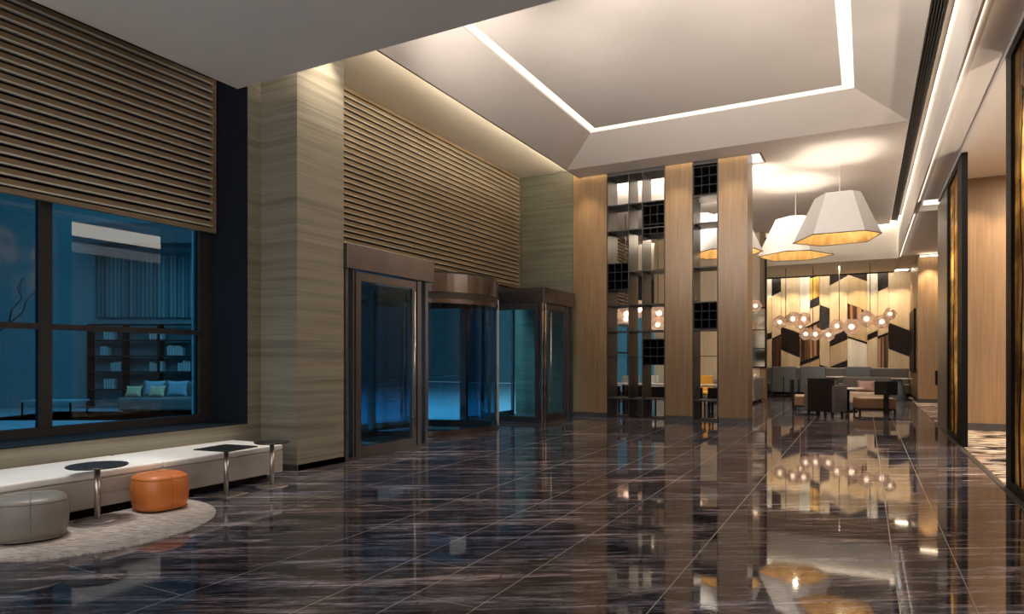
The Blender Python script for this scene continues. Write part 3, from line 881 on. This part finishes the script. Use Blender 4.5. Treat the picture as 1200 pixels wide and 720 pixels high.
# ------------------------------------------------------------------ REAR LOUNGE FURNITURE
def booth_chair(loc, label, w=.86, h=1.12):
    t = thing('booth_chair', label, 'high-backed chair', loc, 0, 'high-backed grey booth chairs')
    obj('backrest', MB().box(-w / 2, w / 2, 0, .12, .16, h), 'booth_grey', t, bevel=.03, seg=3)
    obj('seat', MB().box(-w / 2 + .02, w / 2 - .02, .12, .75, .18, .44), 'booth_grey', t, bevel=.03, seg=3)
    for s_ in (-1, 1):
        obj('arm', MB().box(s_ * w / 2 - .05, s_ * w / 2 + .05, .10, .72, .16, .68), 'booth_grey', t, bevel=.02)
        for y in (.06, .68): obj('leg', MB().box(s_ * (w / 2 - .05) - .02, s_ * (w / 2 - .05) + .02, y - .02, y + .02, 0, .18), 'dark_wood', t)
    obj('back_pole', MB().box(-.015, .015, -.03, -.005, 0, .72), 'black', t)
    return t
bc = booth_chair((-2.68, 26.55, 0), 'high-backed grey booth chair on the left of the pair')
dup(bc, (-1.70, 26.75, 0), 0, 'high-backed grey booth chair on the right of the pair')
dup(bc, (-.24, 27.3, 0), 0, 'high-backed grey booth chair behind the dark armchair, half hidden')

t = thing('banquette', 'long taupe banquette along the patterned end wall', 'banquette', (-1.2, 28.9, 0))
obj('backrest', B(-4.2, 1.44, 28.95, 29.22, .12, 1.06), 'banquette', t, True, bevel=.04, seg=3)
obj('seat', B(-4.2, 1.44, 28.35, 28.94, .12, .46), 'banquette', t, True, bevel=.03, seg=3)
obj('plinth', B(-4.2, 1.44, 28.40, 29.2, 0, .12), 'black', t, True)

def cone_table(loc, label, w=.7):
    t = thing('dining_table', label, 'table', loc, 0, 'pale-topped tables at the banquette')
    obj('table_top', MB().box(-w / 2, w / 2, -.35, .35, .71, .745), 'white_top', t, bevel=.005)
    obj('pedestal', MB().lathe([(.24, 0), (.10, .708)], 0, 0, 24), 'cone', t)
    return t
ct = cone_table((.98, 26.6, 0), 'pale-topped table with cone pedestal near the oak column')
ct.scale = (1.25, 1, 1)
dup(ct, (-3.85, 27.4, 0), 0, 'pale-topped cone table left of the booth chairs').scale = (1, 1, 1)
dup(ct, (-1.05, 27.85, 0), 0, 'pale-topped cone table between the booth chairs').scale = (1, 1, 1)

# counter / sofa back at the left
t = thing('sofa', 'grey sofa end showing beyond the free oak pier', 'sofa', (-3.6, 22.6, 0))
obj('base', B(-4.6, -3.22, 21.9, 24.0, .06, .70), 'sofa_grey', t, True, bevel=.04, seg=3)
obj('arm', B(-3.22, -3.06, 21.85, 24.0, .06, .78), 'sofa_grey', t, True, bevel=.03, seg=3)
obj('leg', MB().box(-3.2, -3.14, 21.9, 21.96, 0, .06).box(-3.2, -3.14, 23.9, 23.96, 0, .06), 'black', t, True)
t = thing('tea_set', 'small white pot standing on the grey sofa arm', 'teapot', (-3.14, 22.6, .78))
obj('body', MB().lathe([(.05, 0), (.085, .04), (.08, .09), (.04, .12), (.015, .14)], 0, 0, 16), 'white_top', t)

# dark armchair seen from behind
t = thing('armchair', 'dark brown box armchair seen from behind in the aisle', 'armchair', (-.86, 18.15, 0), math.radians(-20))
obj('backrest', MB().box(-.32, .29, -.33, -.20, .11, .93), 'dark_leather', t, bevel=.02, seg=3)
obj('seat', MB().box(-.29, .26, -.195, .34, .14, .46), 'dark_leather', t, bevel=.03, seg=3)
for s_ in (-1, 1):
    obj('arm', MB().box(-.015 + s_ * .335 - .05, -.015 + s_ * .335 + .05, -.33, .36, .11, .80 if s_ < 0 else .76), 'banquette', t, bevel=.02)
for x in (-.30, -.1, .1, .27):
    obj('leg', MB().box(x - .025, x + .025, -.30, -.25, 0, .12), 'dark_wood', t)
for x in (-.30, .27): obj('leg', MB().box(x - .025, x + .025, .27, .32, 0, .12), 'dark_wood', t)

def low_chair(loc, rz, label, w=.62, d=.5):
    t = thing('lounge_chair', label, 'chair', loc, rz, 'tan seated lounge chairs')
    obj('seat', MB().box(-w / 2, w / 2, -d / 2, d / 2, .14, .40), 'tan_leather', t, bevel=.03, seg=3)
    obj('seat_top', MB().box(-w / 2 + .03, w / 2 - .03, -d / 2 + .03, d / 2 - .03, .398, .415), 'tan_top', t, bevel=.008)
    obj('apron', MB().box(-w / 2 + .01, w / 2 - .01, -d / 2 + .01, d / 2 - .01, .11, .145), 'dark_wood', t)
    for x in (-w / 2 + .03, w / 2 - .03):
        for y in (-d / 2 + .03, d / 2 - .03): obj('leg', MB().box(x - .022, x + .022, y - .022, y + .022, 0, .12), 'dark_wood', t)
    obj('back_post', MB().box(w / 2 + .005, w / 2 + .05, .13, .24, 0, .62), 'dark_wood', t)
    obj('backrest', MB().prism([(w / 2 + .0, -.08), (w / 2 + .06, -.08), (w / 2 + .11, .18), (w / 2 + .06, .44), (w / 2 + .0, .44), (w / 2 + .05, .18)], 2, .50, .84), 'dark_leather', t, bevel=.012)
    return t
lc = low_chair((.20, 19.35, 0), math.radians(-76), 'tan seated lounge chair with dark back, nearest the right oak wall', .62, .86)
dup(lc, (-1.42, 19.75, 0), math.radians(186), 'tan seated lounge chair left of the dark armchair')

t = thing('coffee_table', 'pale-topped lounge table between armchair and tan chairs', 'table', (-.42, 19.9, 0))
obj('table_top', MB().lathe([(.40, .60), (.41, .615), (.40, .63)], 0, 0, 40), 'white_top', t)
obj('column', MB().lathe([(.05, .03), (.05, .60)], 0, 0, 16), 'black', t)
obj('base_plate', MB().lathe([(.24, 0), (.24, .03)], 0, 0, 32), 'black', t)
t = thing('lounge_sofa', 'taupe high-backed sofa holding a rose cushion', 'sofa', (.0, 22.3, 0))
obj('backrest', B(-.62, .66, .25, .45, .12, .86), 'banquette', t, bevel=.03, seg=3)
obj('seat', B(-.5, .56, -.35, .25, .12, .42), 'tan_top', t, bevel=.03, seg=3)
obj('arm', B(.56, .66, -.38, .25, .10, .62), 'banquette', t, bevel=.02)
obj('arm', B(-.62, -.52, -.38, .25, .10, .62), 'banquette', t, bevel=.02)
for x in (-.58, .58):
    for y in (-.3, .4): obj('leg', B(x - .03, x + .03, y - .03, y + .03, 0, .13), 'dark_wood', t)
def pillow(name, label, loc, rz, w, h, d, m, tilt=.25, group=None):
    n = 14; mb = MB()
    for sg in (1, -1):
        b = len(mb.v)
        for j in range(n + 1):
            for i in range(n + 1):
                u, v = -1 + 2 * i / n, -1 + 2 * j / n
                x = w / 2 * u * (1 - .13 * (1 - v * v)); z = h / 2 * v * (1 - .13 * (1 - u * u))
                t = d / 2 * ((1 - u ** 4) * (1 - v ** 4)) ** .6 + .004
                mb.v.append((x, sg * t, z))
        for j in range(n):
            for i in range(n):
                a = b + j * (n + 1) + i; mb.face([a, a + 1, a + n + 2, a + n + 1], 0, True)
    m2 = (n + 1) ** 2; N = n + 1
    rim = [i for i in range(N)] + [j * N + n for j in range(1, N)] + [n * N + i for i in range(n - 1, -1, -1)] + [j * N for j in range(n - 1, 0, -1)]
    for k in range(len(rim)):
        a, c_ = rim[k], rim[(k + 1) % len(rim)]
        mb.face([a, c_, m2 + c_, m2 + a], 0, True)
    mb.xf(Matrix.Translation((0, 0, h / 2)) @ Matrix.Rotation(-tilt, 4, 'X'))
    o = obj(name, mb, m); o.location = loc; o.rotation_euler = (0, 0, rz)
    return tag(o, label, 'cushion', group)
pillow('cushion', 'rose satin cushion on the taupe sofa', (.02, 22.42, .425), 0, .52, .34, .16, 'pink')

# things behind the open shelves
def tub_chair(loc, rz, label, m):
    t = thing('tub_chair', label, 'chair', loc, rz)
    obj('backrest', MB().arc(0, 0, .24, .30, 20, 160, .40, .92, 14), m, t, bevel=.01)
    obj('seat', MB().lathe([(.22, .38), (.26, .42), (.25, .48), (.02, .49)], 0, 0, 28), m, t)
    for a in (45, 135, 225, 315):
        x, y = .19 * math.cos(math.radians(a)), .19 * math.sin(math.radians(a))
        obj('leg', MB().tube([(x * 1.15, y * 1.15, 0), (x, y, .39)], .016, 8), 'dark_wood', t)
    return t
tub_chair((-4.05, 19.3, 0), math.radians(30), 'mustard yellow tub chair seen through the narrow shelves', 'yellow')
tub_chair((-5.58, 18.9, 0), math.radians(-20), 'white tub chair seen through the wide shelves', 'white_top')
tub_chair((-5.80, 18.1, 0), math.radians(40), 'blue-grey tub chair beside the white one behind shelves', 'cone')
def wood_table(loc, label):
    t = thing('cafe_table', label, 'table', loc, 0, 'tables behind the open shelves')
    obj('table_top', MB().box(-.6, .6, -.3, .3, .70, .74), 'white_top', t, bevel=.005)
    for x in (-.52, .52): obj('leg', MB().box(x - .03, x + .03, -.22, .22, 0, .70), 'dark_wood', t)
    return t
wt = wood_table((-6.3, 17.5, 0), 'pale-topped table behind the wide shelves, left end')
dup(wt, (-4.9, 17.5, 0), 0, 'pale-topped table behind the middle of the open shelves')
dup(wt, (-3.35, 17.5, 0), 0, 'pale-topped table behind the narrow open shelves')
def dark_chair(loc, label):
    t = thing('dining_chair', label, 'chair', loc, 0, 'dark dining chairs behind the shelves')
    obj('backrest', MB().box(-.24, .24, -.26, -.21, .36, .70), 'dark_leather', t, bevel=.015)
    obj('seat', MB().box(-.24, .24, -.24, .22, .36, .44), 'dark_leather', t, bevel=.02)
    for x in (-.2, .2):
        for y in (-.22, .18): obj('leg', MB().box(x - .018, x + .018, y - .018, y + .018, 0, .36), 'dark_wood', t)
    return t
dc = dark_chair((-6.45, 16.75, 0), 'dark dining chair behind the left column of the wide shelves')
dup(dc, (-5.85, 16.75, 0), 0, 'dark dining chair behind the left half of the wide shelves')
dup(dc, (-5.2, 16.75, 0), 0, 'dark dining chair behind the middle column of wide shelves')
dup(dc, (-4.6, 16.75, 0), 0, 'dark dining chair behind the right column of wide shelves')
dup(dc, (-3.75, 16.75, 0), 0, 'dark dining chair behind the narrow shelves, left one')
dup(dc, (-3.15, 16.75, 0), 0, 'dark dining chair behind the narrow shelves, right one')
# slim dark stand in the carpeted room
t = thing('podium', 'slim dark stand on the carpet by the far oak column', 'stand', (2.02, 23.6, 0))
obj('column', MB().box(-.03, .03, -.03, .03, 0, .62), 'black', t)
obj('top', MB().box(-.16, .16, -.14, .14, .62, 1.05), 'black', t, bevel=.01)

# ------------------------------------------------------------------ OUTSIDE / LOUNGE BEYOND THE GLASS
struct('floor_outside', MB().box(-24, -8.0, -10, 34, -.2, -.01), 'pave', 'pale blue-lit paving beyond the glass', 'paving')
struct('wall_outside', MB().box(-24.2, -24, -10, 34, 0, 9).box(-24, -8.0, 34, 34.2, 0, 9).box(-24, -8.0, -10, 34, 9.0, 9.2).box(-24, -8.0, -10.2, -10, 0, 9.2), 'blue_wall', 'dim blue enclosure beyond the entrance', 'wall')  # unseen near end wall added to keep world light out
# lounge: local frame facing the window
LR = math.radians(28)
LO = Vector((-16.8, 9.9, 0))
ux = Vector((math.cos(LR), math.sin(LR), 0)); uy = Vector((-math.sin(LR), math.cos(LR), 0))
def lp(x, y, z=0): return tuple(LO + ux * x + uy * y + Vector((0, 0, z)))
def ob_rot(name, label, cat, x, y, z=0, group=None): return thing(name, label, cat, lp(x, y, z), LR, group)
o = obj('lounge_wall', MB().box(-6.2, 2.55, 2.6, 2.8, 0, 6.2), 'blue_wall'); o.location = LO; o.rotation_euler = (0, 0, LR)
o.name = 'wall_lounge'; tag(o, 'dim back wall of the lounge seen through the window', 'wall', None, 'structure')
t = ob_rot('wall_fins', 'ribbed wall panel above the lounge bookcase', 'ribbed panel', 0, 2.55, 2.6)
m = MB()
for k in range(34): m.box(-1.85 + k * .115, -1.85 + k * .115 + .05, -.06, 0, 0, 1.8)
obj('ribs', m, 'curtain', t)
obj('backing', MB().box(-1.9, 2.1, 0, .03, 0, 1.8), 'blue_wall', t)
t = ob_rot('reflection_box', 'solid stand-in for the ceiling beam in the lounge beyond the window', 'ceiling beam', 0, 1.9, 4.6)  # window reflection of the ceiling put in as a solid box
obj('reflection', MB().box(-1.9, 2.1, -.3, .5, 0, .55), 'booth_grey', t)
t = ob_rot('bookcase', 'low dark bookcase at the back of the lounge outside', 'bookcase', .1, 2.2)
for z in (.55, 1.05, 1.5, 1.95, 2.4): obj('shelf', MB().box(-2, 2, 0, .32, z - .04, z), 'window_frame', t)
for x in (-2, -1, 0, 1, 1.97): obj('upright', MB().box(x, x + .03, 0, .32, 0, 2.4), 'window_frame', t)
random.seed(3)
bk = None
for z, runs in ((1.05, ((-1.3, 4), (-.2, 5), (.6, 5))), (1.5, ((-1.6, 3), (.3, 6))), (1.95, ((-1.5, 4), (-.2, 5), (1.2, 3))), (.55, ((-1.5, 4), (1.1, 4)))):
    for x0, n in runs:
        for k in range(n):
            if min(abs(x0 + k * .075 - (u + .0) - .015) for u in (-2, -1, 0, 1, 2)) < .06: continue
            p = lp(.1 + x0 + k * .075, 2.32, z + .002)
            if bk is None:
                bk = obj('book', MB().box(-.03, .03, -.1, .1, 0, .27), 'book', bevel=.004)
                tag(bk, 'upright pale or grey book on the lounge bookcase', 'book', 'books on the lounge bookcase')
                q = bk
            else:
                q = bk.copy(); C.objects.link(q)
            q.location = p; q.rotation_euler = (0, 0, LR); q.scale = (1, 1, random.uniform(.8, 1.1))
t = ob_rot('outside_sofa', 'blue-grey sofa with yellow cushions in the lounge outside', 'sofa', 1.15, .6)
obj('seat', MB().box(-1.0, .9, -.4, .35, .08, .42), 'sofa_grey', t, bevel=.06, seg=3)
obj('backrest', MB().box(-.8, .88, .36, .58, .08, .80), 'sofa_grey', t, bevel=.06, seg=3)
obj('arm', MB().box(.88, 1.1, -.4, .5, .08, .66), 'sofa_grey', t, bevel=.05, seg=3)
obj('foot', MB().box(-.9, 1.0, -.3, .4, 0, .08), 'black', t)
for k, (x, la) in enumerate(((.55, 'yellow cushion on the outside sofa, left one'), (1.05, 'yellow cushion on the outside sofa, right one'))):
    pillow('throw_pillow', la, lp(x - (.1 if k == 0 else 0), .42, .42), LR, .42, .30, .12, 'cushion_y', .35)
for k, (x, la) in enumerate(((.85, 'pale back cushion on the outside sofa, left one'), (1.45, 'pale back cushion on the outside sofa, right one'))):
    pillow('throw_pillow', la, lp(x, .68 - .02, .425), LR, .56, .42, .10, 'pave', .2)
t = ob_rot('low_table', 'low open coffee table in the lounge outside', 'coffee table', -1.0, -.4)
obj('table_top', MB().box(-.62, .62, -.35, .35, .36, .40), 'pave', t)
for x in (-.58, .58):
    for y in (-.31, .31): obj('leg', MB().box(x - .015, x + .015, y - .015, y + .015, 0, .36), 'black', t)
o = obj('area_rug', MB().box(-2.2, 2.4, -1.4, 1.2, 0, .02), 'pave'); o.location = lp(0, -.0, -.03); o.rotation_euler = (0, 0, LR)
tag(o, 'pale rectangular rug under the outside sofa', 'rug')
# curtain at left
t = thing('curtain', 'long pleated curtain beyond the left window pane', 'curtain', (-13.0, 3.2, 0), LR)
m = MB(); R1 = []
for k in range(121):
    x = -4.2 + 5.0 * k / 120; y = .07 * math.sin(k * 1.05)
    R1.append([(x, y, .02), (x, y, 4.6), (x, y + .02, 4.6), (x, y + .02, .02)])
m.rings(R1, True, 0, False)
obj('cloth', m, 'curtain', t)
t = thing('bare_tree', 'slender bare branching tree sculpture behind the left pane', 'tree', (-10.3, 4.0, 0))
m = MB()
random.seed(5)
def branch(p, d, L, r, lev):
    q = p + d * L; mid = p + d * L * .5 + Vector((random.uniform(-.05, .05), random.uniform(-.05, .05), 0))
    m.tube([p, mid, q], [r, r * .85, r * .7], 6)
    if lev:
        for k in range(2):
            nd = (d + Vector((random.uniform(-.5, .5), random.uniform(-.6, .6), random.uniform(0, .3)))).normalized()
            branch(q, nd, L * .75, r * .68, lev - 1)
branch(Vector((0, 0, 0)), Vector((0, .05, 1)).normalized(), .9, .03, 4)
obj('trunk', m, 'window_frame', t)
# façade fins on the right of the window view
for k, (x, y) in enumerate(((-11.0, 8.05), (-11.2, 8.6), (-11.4, 9.1))):
    struct('trim_fin', MB().box(x, x + .3, y, y + .12, 0, 4.6), 'pave', ['left pale vertical fin', 'middle pale vertical fin', 'right pale vertical fin'][k] + ' outside, at the window edge', 'fin')

# ------------------------------------------------------------------ LIGHTS
def area(name, loc, rot, sx, sy, e, col, spread=PI):
    l = bpy.data.lights.new(name, 'AREA'); l.shape = 'RECTANGLE'; l.size = sx; l.size_y = sy
    l.energy = e; l.color = col; l.spread = spread
    o = bpy.data.objects.new(name, l); C.objects.link(o); o.location = loc; o.rotation_euler = rot
    return o
def spot(name, loc, to, e, col, ang=60, blend=.6, r=.04):
    l = bpy.data.lights.new(name, 'SPOT'); l.energy = e; l.color = col; l.spot_size = math.radians(ang); l.spot_blend = blend
    l.shadow_soft_size = r
    o = bpy.data.objects.new(name, l); C.objects.link(o); o.location = loc
    o.rotation_euler = (Vector(to) - Vector(loc)).to_track_quat('-Z', 'Y').to_euler()
    return o
WARM = (1, .84, .66)
# outside blue night light
area('outside_light', (-13, 7, 8.5), (0, 0, 0), 8, 26, 2500, (.40, .70, .80))
area('outside_low_light', (-9.6, 11, 5.8), (0, 0, 0), 1.6, 6, 520, (.36, .72, .90))
# recessed spots: oak piers
for x in (-5.95, -3.76, -2.57):
    spot('downlight', (x, 14.70, 5.80), (x, 15.35, 0), 60, (1, .80, .56), 80, 1.0)
for x in (-5.2, -4.4, -3.1): spot('downlight', (x, 14.9, 5.8), (x, 15.3, 0), 25, (1, .8, .6), 50, .8)
for p in LAMPS:
    spot('lamp_uplight', p, (p[0], p[1], 6), 75, (1, .90, .78), 160, 1.0, .3)
    l = bpy.data.lights.new('lamp_bulb', 'POINT'); l.energy = 30; l.color = (1, .84, .62); l.shadow_soft_size = .06
    o = bpy.data.objects.new('lamp_bulb', l); C.objects.link(o); o.location = (p[0], p[1], p[2] - .22)
# art wall
for x in (-3.4, -2.6, -1.8, -1.0, -.2, .6, 1.2):
    spot('downlight', (x, 28.55, 4.66), (x, 29.5, 1.2), 110, (1, .79, .52), 80, .7)
# right oak walls and column
for x in (1.9, 2.6): spot('downlight', (x, 15.2, 4.9), (x, 16.1, 0), 70, (1, .80, .58), 75, .7)
for x in (1.8, 2.4): spot('downlight', (x, 24.6, 4.66), (x, 25.4, 0), 150, (1, .80, .55), 75, .7)
# unseen fill lamps added on the dropped ceiling ledge to brighten the tray ceiling
for x in (-5.0, -2.7, -.4):
    area('ledge_fill', (x, 5.6, 4.9), (math.radians(128), 0, 0), 1.8, .18, 24, (1, .90, .80))
for x in (-5.0, -2.7, -.4):
    spot('ledge_fill_spot', (x, 5.6, 4.95), (x * .9, 13.5, 6.0), 640, (1, .90, .80), 64, 1.0, .1)
area('cove_bulkhead', (-3.4, 24.975, ZM + .14), (math.radians(12), 0, 0), 8.4, .02, 45, (1, .88, .70))
area('pier_back_fill', (-4.2, 15.90, 5.2), (math.radians(100), 0, 0), 3.9, .10, 120, (1, .88, .74))  # added fill hidden behind the piers, brightens the rear ceiling
# fascia cove light, then added low-ceiling fill strips; all face away from the aisle
area('cove_fascia', (.915, 15.3, ZM + .17), (0, math.radians(-15), 0), .02, 18.5, 75, (1, .86, .66))
area('low_ceiling_fill', (.99, 11.2, ZR + .035), (0, math.radians(-115), 0), .03, 10.6, 5, (1, .88, .74))
area('low_ceiling_fill', (.99, 21.4, ZR + .035), (0, math.radians(-115), 0), .03, 7.2, 4.5, (1, .88, .74))
# aisle / lounge
for x, y in ((-1.2, 18.0), (.0, 19.5), (-1.8, 23.0), (.2, 23.0), (-.8, 26.0)):
    spot('downlight', (x, y, 5.8 if y < 24.9 else 4.66), (x, y, 0), 110, (1, .82, .62), 75, .7)
for x, y in ((-4.2, 18.5), (-6.0, 19.5), (-4.5, 22)):
    spot('downlight', (x, y, 5.8), (x, y, 0), 120, (1, .82, .62), 90, .7)
# bench washers
for y in (1.6, 3.2, 4.9):
    spot('downlight', (-6.3, y, 4.78), (-6.3, y, 0), 230, (1, .93, .85), 34, .7)
spot('downlight', (-5.5, 3.3, 4.78), (-5.5, 3.3, 0), 110, (1, .93, .86), 36, .8)
# pillar face wash
spot('downlight', (-5.95, 6.5, 5.75), (-6.4, 6.5, 2.5), 130, (1, .86, .66), 70, .8)
# carpeted room
area('carpet_room_light', (3.6, 12, 4.9), (0, 0, 0), 2, 6, 260, WARM)
spot('downlight', (2.2, 14.0, 4.9), (1.4, 14.0, .3), 500, (1, .8, .5), 60, .7)  # this spot and the next are added to brighten the amber panes
spot('downlight', (2.1, 7.6, 4.9), (1.4, 7.6, 1.5), 700, (1, .8, .5), 80, .7)

for y in (7.4, 10.6): spot('carpet_room_fill', (2.9, y, .3), (2.2, y + .6, 4.96), 260, (1, .86, .70), 80, 1.0, .1)  # unseen upward spots added to brighten the right-hand ceilings
w = bpy.data.worlds.new('World'); S.world = w; w.use_nodes = True
bg = w.node_tree.nodes['Background']; bg.inputs[0].default_value = (.95, .90, .86, 1); bg.inputs[1].default_value = 1.3

# ------------------------------------------------------------------ CAMERA
cam = bpy.data.cameras.new('Camera'); co = bpy.data.objects.new('Camera', cam); C.objects.link(co)
co.location = (0, 0, CAMH); co.rotation_euler = (PI / 2, 0, th)
cam.sensor_width = 36; cam.lens = F / 1200 * 36; cam.shift_y = (HY - 360) / 1200
cam.clip_start = .05; cam.clip_end = 200
S.camera = co
S.view_settings.view_transform = 'Standard'; S.view_settings.look = 'None'
S.view_settings.gamma = 1; S.view_settings.use_curve_mapping = False
S.view_settings.exposure = 0.62
S.cycles.use_denoising = True
S.cycles.caustics_reflective = False; S.cycles.caustics_refractive = False
S.cycles.max_bounces = 8; S.cycles.diffuse_bounces = 4; S.cycles.glossy_bounces = 4
S.cycles.transparent_max_bounces = 16; S.cycles.sample_clamp_indirect = 4
